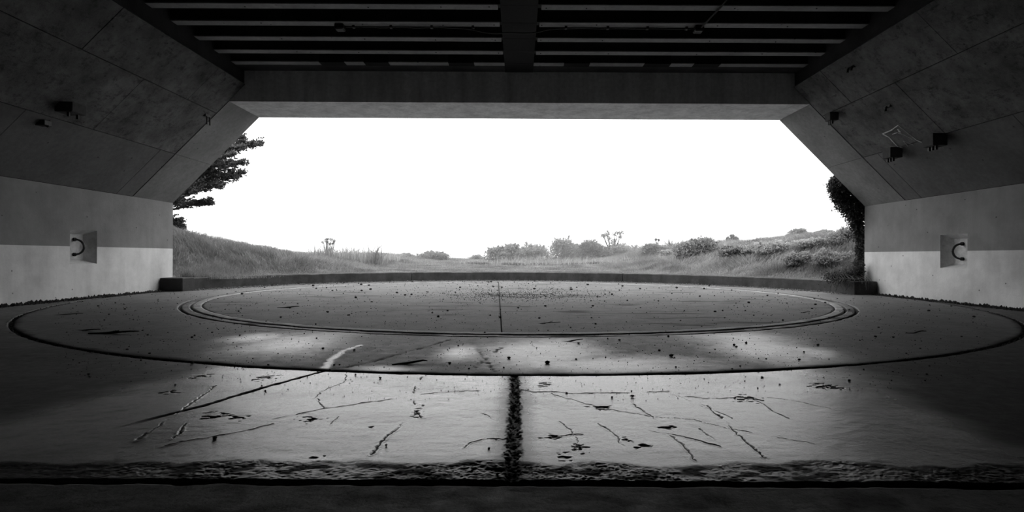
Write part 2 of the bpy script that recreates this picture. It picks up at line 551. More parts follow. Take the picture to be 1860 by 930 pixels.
def ring_fields(x, y, r):
    h = (fbm(x * 1.1, y * 1.1) - .5) * .014 + (fbm(x * 9, y * 9, 3) - .5) * .004
    dirt = np.zeros_like(x)
    for w, px in RCR:
        pts = [ground(*p) for p in px]
        d = np.abs(seg_dist(x, y, pts) + (fbm(x * 9, y * 9, 2) - .5) * .05)
        g = np.exp(-(d / w) ** 2)
        if w > .04:      # washed, mortar filled crack
            mortar = g
            continue
        h -= g * .010; dirt = np.maximum(dirt, g * .7 * sstep(.35, .55, fbm(x * 7, y * 7, 2)))
    e = np.minimum(r - RIN, ROUT - r)
    h -= .02 * (1 - sstep(0, .05, e + (fbm(x * 7, y * 7, 2) - .5) * .04))
    dirt = np.maximum(dirt, .75 * (1 - sstep(.0, .16, ROUT - r + (fbm(x * 3, y * 3, 3) - .5) * .16)))
    # wet pools on the near arc
    wet = np.zeros_like(x)
    for px, py, hw, hh in ((520, 628, 110, 26), (455, 615, 60, 10), (985, 640, 120, 36), (1120, 662, 230, 20), (1380, 628, 120, 34),
                           (835, 640, 45, 16), (700, 672, 70, 8), (1480, 640, 60, 20)):
        cx, cy = ground(px, py)
        sx, sy = hw * cy / FPX, hh * cy * cy / (EYE * FPX)
        q = np.hypot((x - cx) / sx, (y - cy) / sy) + (fbm(x * 1.3, y * 1.3 + 5, 4) - .5) * .7
        wet = np.maximum(wet, 1 - sstep(.15, 1.45, q))
    wet = np.maximum(wet, sstep(.2, .7, mortar * (.3 + 1.2 * fbm(x * 12, y * 12, 3))))
    return h, wet, np.clip(dirt, 0, 1)


def disc_fields(x, y, r):
    h = (fbm(x * .8, y * .8) - .5) * .010
    # damp dirt drifted together in the middle
    cx, cy = ground(935, 537)
    q = np.hypot((x - cx) / 3.3, (y - cy) / 1.0) + (fbm(x * .8, y * 1.6, 4) - .5) * 1.2
    dirt = (1 - sstep(.3, 1.1, q)) * .6 * sstep(.38, .62, fbm(x * 3, y * 5, 4))
    dirt = np.maximum(dirt, .5 * sstep(.60, .72, fbm(x * .7 + 9, y * 4, 4)) * sstep(.45, .6, fbm(x * .4, y * .4, 2)))
    return h, np.zeros_like(x), dirt


polar_slab("ring_slab", RIN + .03, ROUT - .02, math.radians(-178), math.radians(-2), 90, 1100, M['ring'], ring_fields)
polar_slab("ring_slab", RIN + .03, ROUT - .02, math.radians(-2), math.radians(182), 20, 420, M['ring'], ring_fields)


def half_disc(sign, R0=8.60, n=200, m=90):
    t = np.linspace(-math.pi / 2, math.pi / 2, n)
    y = CY0 + R0 * np.sin(t); c = R0 * np.cos(t)
    xj = -.26 + (y - 8.67) / (25.87 - 8.67) * -.68 + sign * .012
    xj = np.clip(xj, -c, c)
    u = np.linspace(0, 1, m)[None, :]
    X = (-c[:, None] + (xj + c)[:, None] * u) if sign < 0 else (xj[:, None] + (c - xj)[:, None] * u)
    Y = np.repeat(y[:, None], m, 1)
    h, wet, dirt = disc_fields(X, Y, None)
    X = np.hstack([X[:, :1], X, X[:, -1:]]); Y = np.hstack([Y[:, :1], Y, Y[:, -1:]])
    h = np.hstack([h[:, :1] * 0 - .06, h, h[:, :1] * 0 - .06])
    wet = np.zeros_like(X); dirt = np.hstack([dirt[:, :1] * 0 + 1, dirt, dirt[:, :1] * 0 + 1])
    idx = np.arange(X.size).reshape(X.shape)
    F = np.stack([idx[:-1, :-1], idx[1:, :-1], idx[1:, 1:], idx[:-1, 1:]], -1).reshape(-1, 4)
    np_mesh("disc_slab", np.stack([X, Y, h], -1).reshape(-1, 3), F, M['disc'], floor, True, {"wet": wet.ravel(), "dirt": dirt.ravel()})


half_disc(-1); half_disc(1)


def rail_fields(x, y, r):
    k = sstep(.42, .6, fbm(x * 1.1, y * 1.1 + 30, 3))
    return (fbm(x * 5, y * 5, 3) - .5) * .012, np.zeros_like(x), .55 * k


polar_slab("rail_edge", 8.615, 8.80, 0, 2 * math.pi, 6, 720, M['pale_edge'], rail_fields, z=.006)
polar_slab("rail_strip", 8.85, 9.015, 0, 2 * math.pi, 6, 720, M['ring'], rail_fields, z=-.006)

# the slab the camera stands on, across the dark gap
xs = np.linspace(-11.7, 11.7, 700); ys = np.linspace(BACK + .05, 1.6, 12); ys = np.concatenate([ys, np.linspace(1.7, 2.912, 90)])
X, Y = np.meshgrid(xs, ys, indexing='ij')
h = (fbm(X * 6, Y * 6, 4) - .5) * .014 + (fbm(X * 30, Y * 30, 2) - .5) * .004
h -= .02 * (1 - sstep(0, .012, 2.912 - Y + (fbm(X * 5, Y * 2, 3) - .5) * .03))
idx = np.arange(X.size).reshape(X.shape)
F = np.stack([idx[:-1, :-1], idx[1:, :-1], idx[1:, 1:], idx[:-1, 1:]], -1).reshape(-1, 4)
np_mesh("near_slab", np.stack([X, Y, h - .01], -1).reshape(-1, 3), F, M['near'], floor, True,
        {"wet": np.zeros(X.size), "dirt": (.4 * sstep(.5, .7, fbm(X * 4, Y * 4, 4))).ravel()})

# ------------------------------------------------------------------ walls with their niches
NY0, NY1, NZ0, NZ1, ND = 14.45, 15.38, 0.94, 1.86, 0.30


def make_wall(side):
    s = -1 if side == "left" else 1
    bm = bmesh.new()
    ys_, zs_ = [BACK, NY0, NY1, FRONT], [-.05, NZ0, NZ1, SPRING]
    grid = [[bm.verts.new((s * WX, y, z)) for z in zs_] for y in ys_]
    for i in range(3):
        for j in range(3):
            if (i, j) == (1, 1): continue
            bm.faces.new((grid[i][j], grid[i + 1][j], grid[i + 1][j + 1], grid[i][j + 1]))
    # the niche, splayed towards its mouth
    t = .015
    back = [bm.verts.new((s * (WX + ND), y, z)) for y, z in
            ((NY0 + t, NZ0 + .11), (NY1 - .11, NZ0 + .11), (NY1 - .11, NZ1 - .11), (NY0 + t, NZ1 - .11))]
    rim = [grid[1][1], grid[2][1], grid[2][2], grid[1][2]]
    for k in range(4):
        f = bm.faces.new((rim[k], rim[(k + 1) % 4], back[(k + 1) % 4], back[k])); f.material_index = 1
    f = bm.faces.new(back); f.material_index = 1
    # outer body
    o = [bm.verts.new((s * (WX + 3.5), y, z)) for y in (BACK, FRONT) for z in (-.05, SPRING)]
    bm.faces.new((grid[0][0], o[0], o[1], grid[0][3], grid[0][2], grid[0][1]))
    bm.faces.new((grid[3][0], grid[3][1], grid[3][2], grid[3][3], o[3], o[2]))
    bm.faces.new((o[0], o[2], o[3], o[1]))
    bm.faces.new([grid[i][3] for i in range(4)] + [o[3], o[1]])
    w = from_bm("wall_" + side, bm, M['wall'])
    w.data.materials.append(M['niche'])
    return tag(w, f"{side} side wall, white dado under grey paint, with a square niche", "wall", kind="structure")


wall_l, wall_r = make_wall("left"), make_wall("right")
bm = bmesh.new(); box(bm, -15, 15, BACK - .6, BACK, -.05, 9)
wall_b = tag(from_bm("wall_back", bm, M['soffit']), "dark rear wall of the casemate behind the viewer", "wall", kind="structure")

# front frame: header beam with its sloping shoulders
SX = WX - (TOPZ - SPRING)
bm = bmesh.new()
prism(bm, [(-SX, TOPZ), (SX, TOPZ), (SX + .45, TOPZ + .45), (SX + .45, TOPZ + 3.4), (-SX - .45, TOPZ + 3.4), (-SX - .45, TOPZ + .45)], INNER, FRONT, 'y')
wall_f = tag(from_bm("wall_front", bm, M['beam']), "wide concrete header beam with sloping shoulders over the opening", "wall", kind="structure")
for s in (-1, 1):
    for z0, z1 in ((SPRING, 4.27), (4.27, TOPZ)):
        q = WX + SPRING
        bm = bmesh.new()
        prism(bm, [(s * (q - z0 - .004), z0 + .004), (s * (q - z1 + .004), z1 - .004), (s * (q - z1 + 1.6), z1 + 1.6), (s * (q - z0 + 1.6), z0 + 1.6)], INNER, FRONT - .004, 'y')
        from_bm("shoulder_panel", bm, M['shoulder'], wall_f)
    bm = bmesh.new()
    prism(bm, [(s * (WX + .03), SPRING), (s * (SX + .03), TOPZ), (s * (SX + .5), TOPZ + 3.4), (s * 15.2, TOPZ + 3.4), (s * 15.2, SPRING)], INNER + .01, FRONT - .01, 'y')
    from_bm("shoulder_core", bm, M['outer'], wall_f)

# ------------------------------------------------------------------ ceiling, haunches, steel beams
ceiling = empty("ceiling")
tag(ceiling, "dark casemate ceiling of steel beams between sloping concrete haunches", "ceiling", kind="structure")
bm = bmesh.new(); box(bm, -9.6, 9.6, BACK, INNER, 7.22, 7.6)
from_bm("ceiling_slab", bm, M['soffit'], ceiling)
for s in (-1, 1):
    bm = bmesh.new(); box(bm, min(s * HX, s * 9.6), max(s * HX, s * 9.6), BACK, INNER, HZ + .02, 7.22)
    from_bm("haunch_cap", bm, M['soffit'], ceiling)


def haunch_panel(s, z0, z1, y0, y1, mat, out=0.0):
    g = .008
    q = WX + SPRING
    n = .7071 * out
    poly = [(s * (q - z0 - g - n), z0 + g - n), (s * (q - z1 + g - n), z1 - g - n), (s * (q - z1 + g + .5), z1 - g + .5), (s * (q - z0 - g + .5), z0 + g + .5)]
    bm = bmesh.new(); prism(bm, poly, y0 + g, y1 - g, 'y')
    from_bm("haunch_panel", bm, mat, ceiling)


ROWS = [(SPRING, 4.27, 'haunch_low', (16.1, 11.7, 7.2, 2.5, -3)), (4.27, 5.52, 'haunch', (13.54, 9.6, 5.2, .5, -4)),
        (5.52, HZ, 'haunch', (15.3, 11.6, 7.0, 2.4, -3))]
for s in (-1, 1):
    for r, (z0, z1, mt, br) in enumerate(ROWS):
        cuts = [INNER - .035] + list(br) + [BACK]
        for i in range(len(cuts) - 1):
            haunch_panel(s, z0, z1, cuts[i + 1], cuts[i], M[mt], random.uniform(-.004, .003))
    # solid backing so that no daylight comes through the joints
    bm = bmesh.new(); q = WX + SPRING + .03
    prism(bm, [(s * (q - SPRING), SPRING), (s * (q - HZ), HZ), (s * (q - HZ + 1.2), HZ + 1.4), (s * 15.2, HZ + 1.4), (s * 15.2, SPRING)], BACK, INNER, 'y')
    from_bm("haunch_backing", bm, M['dirt'], ceiling)

BZ = 6.83
FAR = [16.27, 15.36, 14.44, 13.50, 12.57]
while FAR[-1] > BACK + 1.5: FAR.append(FAR[-1] - .93)


def x_plate(name, x0, x1, y0, y1, z0, z1, mat, bev=.006):
    bm = bmesh.new(); box(bm, x0, x1, y0, y1, z0, z1, bev)
    return from_bm(name, bm, mat, ceiling)


for i, yf in enumerate(FAR):
    yn = yf - .255
    if i == 0: segs = [(-HX, -5.84), (-5.11, -4.54), (-3.82, -2.08), (-1.33, -.44), (.41, 1.30), (2.05, 3.64), (4.41, 5.09), (5.86, HX)]
    else: segs = [(-HX, -.45 - .012 * i), (.44 + .012 * i, HX)]
    for x0, x1 in segs:
        x_plate("flange_plate", x0, x1, yn, yf, BZ, BZ + .03, M['steel_pale'])
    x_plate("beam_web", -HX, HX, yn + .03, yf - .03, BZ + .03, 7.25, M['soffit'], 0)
# central rib, ledge behind the header and the dark hanger blocks on the front beam
for i, yf in enumerate(FAR[:-1]):
    x_plate("rib_block", -.44, .41, FAR[i + 1] - .255, yf - .26, BZ - .012, 7.22, M['rib'], .004)
x_plate("rib_block", -.44, .41, FAR[0] - .255, INNER - .005, BZ - .014, 7.22, M['rib'], .004)
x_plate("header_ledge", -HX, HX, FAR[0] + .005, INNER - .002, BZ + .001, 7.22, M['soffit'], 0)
for x0, x1 in ((-5.84, -5.11), (-4.54, -3.82), (-2.08, -1.33), (1.30, 2.05), (3.64, 4.41), (5.09, 5.86)):
    x_plate("hanger_block", x0 + .003, x1 - .003, FAR[0] - .27, FAR[0] + .02, BZ - .01, 7.2, M['rib'], .004)
# rivets on the visible flanges
rv = bmesh.new(); bmesh.ops.create_cone(rv, cap_ends=True, segments=6, radius1=.022, radius2=.012, depth=.016)
rv_me = bpy.data.meshes.new("rivet"); rv.to_mesh(rv_me); rv.free(); rv_me.materials.append(M['steel_dark'])
for i, yf in enumerate(FAR[1:5]):
    for x in (-.62, .62, -2.3 + .2 * i, 2.4 - .3 * i, -4.4 + .3 * i, 4.9, -6.2, 6.6):
        o = link_mesh("rivet", rv_me, None, ceiling)
        o.location = (x + random.uniform(-.1, .1), yf - .13 + random.uniform(-.04, .04), BZ - .006)
        o.rotation_euler = (math.pi, 0, 0)

# ------------------------------------------------------------------ kerb
curb = empty("curb", (0, KY + KR, 0))
tag(curb, "low curved concrete curb between the gun platform and the grass", "curb")


def arc_block(name, a0, a1, r0, r1, z0, z1, mat, parent, n):
    bm = bmesh.new()
    prev = None
    for k in range(n + 1):
        a = a0 + (a1 - a0) * k / n
        c, s_ = math.cos(a), math.sin(a)
        j = (random.random() - .5) * .012
        chip = max(0, random.gauss(-.02, .03))
        ring = [bm.verts.new((r * c, KY + r * s_, z)) for r, z in
                ((r0, z0), (r0 + j * .4, z1 - .03 - chip * .3), (r0 + .03 + chip, z1 + j * .5), (r1 - .02, z1 + j * .5), (r1, z0))]
        if prev:
            for q in range(5):
                bm.faces.new((prev[q], prev[(q + 1) % 5], ring[(q + 1) % 5], ring[q]))
        else: bm.faces.new(ring)
        prev = ring
    bm.faces.new(prev[::-1])
    return from_bm(name, bm, mat, parent)


def kang(px):   # direction of a kerb joint seen at column px
    t = (px - CX) / FPX
    A, B, C_ = 1 + t * t, -2 * KY, KY * KY - KR * KR
    Y = (-B + math.sqrt(B * B - 4 * A * C_)) / (2 * A)
    return math.atan2(Y - KY, t * Y)


ends = [math.pi - math.radians(12.6), kang(748), kang(1131), math.radians(12.6)]
for a, b in zip(ends, ends[1:]):
    arc_block("curb_segment", a - .0014, b + .0014, KR, KR + .34, -.1, KZ, M['kerb'], curb, 46)
for s in (-1, 1):
    bm = bmesh.new()
    x0, x1 = sorted((s * 11.02, s * 11.765))
    box(bm, x0, x1, 18.05, 18.74, -.045, KZ + .02, .02)
    tag(from_bm("end_block", bm, M['kerb_end'], curb), "darker square end block against the wall")

# ------------------------------------------------------------------ D-rings in the niches
for s, nm in ((-1, "left"), (1, "right")):
    yc, zc = (NY0 + NY1) / 2 + (.03 if s < 0 else .05), (NZ0 + NZ1) / 2
    xb = s * (WX + ND)
    ring = empty("mooring_ring", (xb, yc, zc))
    tag(ring, f"black iron pulling ring in the square niche of the {nm} wall", "pulling ring", "pulling rings in the wall niches")
    bm = bmesh.new()
    pts = [(xb + s * .03, yc, zc + .20)]
    for k in range(15):
        a = math.pi / 2 - math.pi * k / 14
        pts.append((xb - s * (.04 + .24 * math.cos(a)), yc, zc + .205 * math.sin(a)))
    pts.append((xb + s * .03, yc, zc - .20))
    tube(bm, pts, .027, 10)
    bar = from_bm("ring_bar", bm, M['iron'], ring, True)
    for e in (1, -1):
        bm = bmesh.new(); tube(bm, [(xb + s * .01, yc, zc + e * .205), (xb - s * .05, yc, zc + e * .205)], .05, 10)
        from_bm("ring_collar", bm, M['iron'], bar)

# ------------------------------------------------------------------ fittings on the haunches
def wall_block(name, px, py, w, h_, label, lugs):
    x, y, z = on_haunch(px, py)
    s = 1 if x > 0 else -1
    root = empty(name, (x, y, z))
    tag(root, label, "bracket block", "blocks fixed to the sloping haunches")
    bm = bmesh.new()
    hx, hy, hz = x, y, z
    off = .5 * h_ + .01                     # hung clear of the slope, only its upper edge touches
    x, z = x - s * off, z - off * .55
    xa, xb = sorted((x - s * w * .5, x + s * w * .5))
    box(bm, xa, xb, y - w / 2, y + w / 2, z - h_ / 2, z + h_ / 2, .012)
    body = from_bm("block_body", bm, M['block'], root)
    for k in range(lugs):
        bm = bmesh.new()
        yy = y - w * .32 + k * w * .64 / max(1, lugs - 1)
        tube(bm, [(x - s * w * .15, yy, z - h_ / 2 + .02), (x - s * w * .15, yy, z - h_ / 2 - .10)], .032, 6)
        from_bm("lug", bm, M['iron'], body)
    for yy in (y - w * .3, y + w * .3):
        bm = bmesh.new()
        tube(bm, [(x + s * w * .1, yy, z), (hx + s * .04, yy, hz + .04)], .03, 6)
        from_bm("mounting_bar", bm, M['iron'], root)


wall_block("haunch_block", 1518, 208, .26, .24, "small pale block on the right haunch nearest the header beam", 3)
wall_block("haunch_block", 1630, 273, .34, .28, "dark block with lugs just below the chalk drawing", 3)
wall_block("haunch_block", 1709, 249, .36, .30, "dark block with lugs right of the chalk drawing", 3)
wall_block("haunch_block", 117, 192, .40, .22, "wide dark block high on the left haunch", 2)


def stub_pair(px, py, label, n=2, r=.022, L=.16):
    x, y, z = on_haunch(px, py); s = 1 if x > 0 else -1
    root = empty("pipe_bracket", (x, y, z)); tag(root, label, "bracket", "small stubs on the haunches")
    for k in range(n):
        yy = y + (k - (n - 1) / 2) * .16
        bm = bmesh.new(); tube(bm, [(x + s * .06, yy, z + .06), (x - s * .05, yy, z - .03), (x - s * .055, yy, z - L)], r, 6)
        from_bm("stub", bm, M['iron'], root)
    bm = bmesh.new(); box(bm, x - .03, x + .05, y - .13, y + .13, z - .03, z + .05, .004)
    from_bm("mount", bm, M['iron'], root)


stub_pair(374, 211, "pair of short iron stubs on the left haunch near the header beam", 2, .02, .26)
stub_pair(1545, 123, "small iron bracket at the top of the right haunch under the ceiling beams", 2, .03, .1)
stub_pair(1611, 194, "small iron bracket on the right haunch above the chalk drawing", 1, .03, .12)
x, y, z = on_haunch(75, 223)
bm = bmesh.new(); box(bm, x - .10, x + .14, y - .1, y + .1, z - .07, z + .05, .01)
root = empty("wall_anchor", (x, y, z)); tag(root, "low dark anchor plate under the wide block on the left haunch", "bracket")
from_bm("anchor_plate", bm, M['iron'], root)
bm = bmesh.new(); tube(bm, [(x, y, z), (x + .16, y, z - .1)], .03, 6); from_bm("anchor_bolt", bm, M['iron'], root)

# chalk drawing: strokes a few millimetres proud of the concrete
chalk = empty("chalk_drawing", on_haunch(1638, 248))
tag(chalk, "pale chalk drawing of a frame with strokes inside on the right haunch", "graffiti")


def z8(px, py):  # crop of the drawing -> photo pixels
    return 1480 + px / 4.65, 100 + py / 4.65


STROKES = [(.035, [(568, 665), (640, 635), (700, 592), (780, 660), (860, 720), (900, 738)]),
           (.05, [(568, 665), (625, 695), (670, 745), (705, 778), (738, 780)]),
           (.02, [(650, 668), (690, 655), (740, 668), (800, 700), (840, 728)]),
           (.06, [(695, 622), (715, 650)]),
           (.02, [(785, 772), (740, 722), (790, 742), (830, 760)])]
for w, pts in STROKES:
    P = []
    for p in pts: P.append(Vector(on_haunch(*z8(*p))))
    # densify
    Q = [P[0]]
    for a, b in zip(P, P[1:]):
        for k in range(1, 7): Q.append(a.lerp(b, k / 6) + Vector((0, random.uniform(-.004, .004), 0)))
    nrm = Vector((-1, 0, -1)).normalized()
    bm = bmesh.new(); prev = None
    for i, p in enumerate(Q):
        d = (Q[min(i + 1, len(Q) - 1)] - Q[max(i - 1, 0)]).normalized()
        sd = d.cross(nrm).normalized() * w * .5 * random.uniform(.7, 1.15)
        ring = [bm.verts.new(p + nrm * .006 - sd), bm.verts.new(p + nrm * .014), bm.verts.new(p + nrm * .006 + sd)]
        if prev:
            bm.faces.new((prev[0], prev[1], ring[1], ring[0])); bm.faces.new((prev[1], prev[2], ring[2], ring[1]))
        prev = ring
    from_bm("chalk_stroke", bm, M['chalk'], chalk)

# cable and junction boxes under the fourth beam
YB = FAR[3] - .05
cable = empty("ceiling_cable", (0, YB, BZ)); tag(cable, "thin black cable strung under a ceiling beam, sagging at mid span", "cable")
bm = bmesh.new()
pts = []
for k in range(61):
    x = -4.35 + 8.7 * k / 60
    sag = .13 * math.exp(-((x + .25) / .95) ** 4) + .008 * math.sin(x * 7)
    pts.append((x, YB + .02, BZ - .035 - sag))
tube(bm, pts, .016, 6); from_bm("cable_run", bm, M['iron'], cable, True)
for px in (640, 708, 782, 857, 1026, 1102, 1174, 1245):
    x = (px - CX) * YB / FPX
    bm = bmesh.new(); box(bm, x - .03, x + .03, YB - .03, YB + .07, BZ - .06, BZ + .002, .004)
    from_bm("cable_clip", bm, M['iron'], cable)
for px, lab in ((616, "black junction box at the left end of the ceiling cable"), (1266, "black junction box at the right end of the ceiling cable")):
    x = (px - CX) * YB / FPX
    jb = empty("junction_box", (x, YB, BZ)); tag(jb, lab, "junction box", "junction boxes under the ceiling")
    bm = bmesh.new(); box(bm, x - .11, x + .11, YB - .13, YB + .10, BZ - .12, BZ, .015); jbody = from_bm("box_body", bm, M['iron'], jb)
    bm = bmesh.new(); box(bm, x - .09, x + .09, YB - .11, YB + .08, BZ - .135, BZ - .12, .004); from_bm("box_lid", bm, M['iron'], jbody)
x1 = (1268 - CX) * YB / FPX
cond = tag(empty("conduit", (x1, YB, BZ)), "thin pipe running from the right junction box to the next beam", "pipe")
bm = bmesh.new(); tube(bm, [(x1, YB, BZ - .07), (x1 + .06, FAR[4] + .1, BZ - .05), (x1 + .1, FAR[4] - .3, BZ - .04), (x1 + .1, FAR[4] - 2.0, BZ - .04)], .022, 8)
from_bm("pipe_run", bm, M['block'], cond, True)

# ------------------------------------------------------------------ land outside
def T(x, y):
    x = np.asarray(x, float); y = np.asarray(y, float)
    d = np.maximum(np.hypot(x, y - KY) - (KR + .3), 0)
    lawn = .36 + .62 * sstep(0, 17, d) + .25 * sstep(0, 20, x) * sstep(0, 14, d)
    left = 2.9 * np.exp(-np.maximum(y - 20, 0) / 6.0) * sstep(6.5, 13.2, -x) * sstep(0, 4.2, d)
    right = 2.0 * np.exp(-np.maximum(y - 20, 0) / 24.0) * sstep(6.0, 14.0, x) * sstep(0, 5.2, d)
    drop = -.012 * np.maximum(y - 44, 0) ** 2
    nse = (fbm(x * .35 + 50, y * .35 + 50, 4) - .5) * .35 * sstep(.3, 4, d) * (.5 + sstep(5, 12, np.abs(x)))
    return np.maximum(lawn + left + right + drop + nse, -6)


rr = np.concatenate([np.linspace(KR + .30, 24, 90), np.linspace(24.4, 75, 70)])
na = 300
V = []
for r in rr:
    t0 = math.asin(min(1, (FRONT + .01 - KY) / r))
    a = np.linspace(t0, math.pi - t0, na)
    x, y = r * np.cos(a), KY + r * np.sin(a)
    V.append(np.stack([x, y, T(x, y) - .02], -1))
V = np.concatenate(V)
idx = np.arange(len(rr) * na).reshape(len(rr), na)
F = np.stack([idx[:-1, :-1], idx[1:, :-1], idx[1:, 1:], idx[:-1, 1:]], -1).reshape(-1, 4)
tag(np_mesh("ground", V, F, M['soil'], None, True), "grassy bank rising behind the curb", "ground", kind="structure")


def blades(name, x, y, z, L, w, lean, mat, parent=None, curl=.35, tone=None, az=None):
    """one bent blade (2 triangles + tip) per point"""
    n = len(x)
    if az is None: az = RNG.random(n) * 2 * np.pi
    fa = RNG.random(n) * 2 * np.pi
    ax, ay = np.cos(fa) * w * .5, np.sin(fa) * w * .5
    lx, ly = np.cos(az) * lean * L, np.sin(az) * lean * L
    up = L * np.sqrt(np.maximum(1 - np.minimum(lean, .95) ** 2, .05))
    b0 = np.stack([x - ax, y - ay, z], -1); b1 = np.stack([x + ax, y + ay, z], -1)
    mx, my, mz = x + lx * .38, y + ly * .38, z + up * .62
    m0 = np.stack([mx - ax * .7, my - ay * .7, mz], -1); m1 = np.stack([mx + ax * .7, my + ay * .7, mz], -1)
    tp = np.stack([x + lx * (1 + curl), y + ly * (1 + curl), z + up], -1)
    V = np.stack([b0, b1, m0, m1, tp], 1).reshape(-1, 3)
    o = np.arange(n)[:, None] * 5
    F = np.concatenate([o + np.array([[0, 1, 3]]), o + np.array([[0, 3, 2]]), o + np.array([[2, 3, 4]])])
    if tone is None: tone = RNG.random(n)
    return np_mesh(name, V, F, mat, parent, False, {"tone": np.repeat(tone, 5)})


def grass():
    xs, ys = [], []
    n = 310000
    th = RNG.uniform(math.radians(8), math.radians(172), n)
    r = KR + .38 + 34 * RNG.random(n) ** 1.7
    x, y = r * np.cos(th), KY + r * np.sin(th)
    k = (y > FRONT + .3) & (y < 50) & (np.abs(x / y) < .75)
    x, y, r = x[k], y[k], r[k]
    d = r - KR - .3
    side = sstep(5.0, 10.5, np.abs(x)) * sstep(.4, 2.2, d)
    side = np.where(x > 0, np.maximum(side, sstep(4.2, 8.5, x) * sstep(.6, 2.4, d)), side)
    clump = fbm(x * 1.4, y * 1.4, 3)
    L = (.05 + .05 * RNG.random(len(x))) + side * (.10 + .26 * RNG.random(len(x)) * (.4 + clump))
    L *= (1 + .5 * sstep(30, 44, y))
    az = fbm(x * .5, y * .5 + 80, 3) * 14 + RNG.normal(0, .7, len(x))
    lean = np.clip(.35 + .25 * RNG.random(len(x)) + .25 * (clump - .5), .1, .85)
    tone = np.clip(.25 + .9 * (fbm(x * .9 + 30, y * .9, 4) - .32) + .45 * (RNG.random(len(x)) - .5), 0, 1)
    tone = tone * (1 - .55 * sstep(9.5, 12.5, np.abs(x)) * (1 - sstep(21, 27, y)))
    g = blades("grass", x, y, T(x, y) - .03, L, .012 + .0006 * y, lean, M['grass'], None, .4, tone, az)
    tag(g, "pale grass growing on the bank behind the curb", "grass", kind="stuff")


grass()


def leaves(pts, nrm_jit, size, tone):
    """four-cornered leaves at points; returns V, F, tone"""
    n = len(pts)
    a = RNG.normal(size=(n, 3)); a /= np.linalg.norm(a, axis=1)[:, None]
    b = RNG.normal(size=(n, 3)); b -= a * (a * b).sum(1)[:, None]; b /= np.linalg.norm(b, axis=1)[:, None]
    s = (size * (.6 + .8 * RNG.random(n)))[:, None] if not np.isscalar(size) else size * (.6 + .8 * RNG.random(n))[:, None]
    V = np.stack([pts - a * s, pts + b * s * .45, pts + a * s, pts - b * s * .45], 1).reshape(-1, 3)
    o = np.arange(n)[:, None] * 4
    F = o + np.array([[0, 1, 2, 3]])
    return V, F, np.repeat(tone, 4)


def blob_points(n, blobs, fill=.35):
    """points scattered through overlapping ellipsoids, denser to the skin"""
    out = []
    vol = np.array([b[3] * b[4] * b[5] for b in blobs]) ** .67
    cnt = (n * vol / vol.sum()).astype(int) + 1
    for (cx, cy, cz, rx, ry, rz), c in zip(blobs, cnt):
        v = RNG.normal(size=(c, 3)); v /= np.linalg.norm(v, axis=1)[:, None]
        rad = 1 - fill * RNG.random(c) ** 1.2 + .12 * RNG.normal(size=c)
        out.append(np.array([cx, cy, cz]) + v * rad[:, None] * np.array([rx, ry, rz]))
    return np.concatenate(out)


def stems(name, base, tips, r, mat, parent):
    bm = bmesh.new()
    for t in tips:
        b = Vector(base) + Vector((random.uniform(-.05, .05), random.uniform(-.05, .05), -.1))
        t = Vector(t); m = b.lerp(t, .5) + Vector((random.uniform(-.1, .1), random.uniform(-.1, .1), random.uniform(0, .12)))
        tube(bm, [b, m, t], [r, r * .7, r * .3], 5, False)
    return from_bm(name, bm, mat, parent, True)


def land(px, py, Y0):
    """where the line of sight through a shrub's foot meets the bank"""
    hor = CY + ROLL * (px - CX)
    for k in range(300):
        Y = 19.2 + k * .1
        if Y > 48: break
        x = (px - CX) * Y / FPX
        if math.hypot(x, Y - KY) > KR + .4 and EYE + (hor - py) * Y / FPX <= float(T(x, Y)):
            return Y
    return Y0


def bush(name, label, x0, x1, ytop, ybase, Y, n=2600, leaf=.06, mat='leaf_mid', nb=7, group="shrubs on the bank", flat=1.0):
    """a shrub standing at distance Y that spans columns x0..x1 and rows ytop..ybase"""
    Y = land((x0 + x1) / 2, ybase, Y)
    Y += .35 * (x1 - x0) * Y / FPX
    cx = ((x0 + x1) / 2 - CX) * Y / FPX
    w = (x1 - x0) * Y / FPX / 2
    hor = CY + ROLL * ((x0 + x1) / 2 - CX)
    zt = EYE + (hor - ytop) * Y / FPX
    zg = float(T(cx, Y))
    zb = zg - .05
    hgt = max(zt - zb, .25)
    root = empty(name, (cx, Y, zg))
    tag(root, label, "shrub", group)
    blobs = [(cx, Y, zb + hgt * .30, w * .88, w * .6, hgt * .50), (cx - w * .3, Y - w * .2, zb + hgt * .2, w * .7, w * .5, hgt * .35), (cx + w * .3, Y - w * .2, zb + hgt * .2, w * .7, w * .5, hgt * .35)]
    for k in range(nb):
        a = random.uniform(0, 2 * math.pi); q = random.uniform(.35, .75)
        bw = w * random.uniform(.28, .45)
        bx = cx + math.cos(a) * w * q; top = hgt * (1 - .75 * q * q) * random.uniform(.82, 1.05)
        bh = hgt * random.uniform(.18, .28) * flat
        blobs.append((bx, Y + math.sin(a) * w * q * .8, zb + top - bh, bw, bw, bh))
    P = blob_points(int(n * 1.9), blobs, .5)
    # sprigs that break the outline
    m = 26
    b = np.array(blobs)[RNG.integers(1, len(blobs), m)]
    v = RNG.normal(size=(m, 3)); v[:, 2] = np.abs(v[:, 2]) + .5; v /= np.linalg.norm(v, axis=1)[:, None]
    for q in range(m):
        t = RNG.random(22)[:, None]
        P = np.concatenate([P, b[q, :3] + v[q] * b[q, 3:] * (.85 + .55 * t) + RNG.normal(0, .03, (22, 3))])
    P = P[P[:, 2] > zb]
    tone = np.clip((P[:, 2] - zb) / hgt * .35 + .65 * RNG.random(len(P)), 0, 1)
    Vv, Ff, tt = leaves(P, 1, leaf, tone)
    np_mesh("foliage", Vv, Ff, M[mat], root, False, {"tone": tt})
    stems("stems", (cx, Y, zg), [(b[0], b[1], b[2]) for b in blobs[:6]], .02 + .01 * hgt, M['bark'], root)
    return root


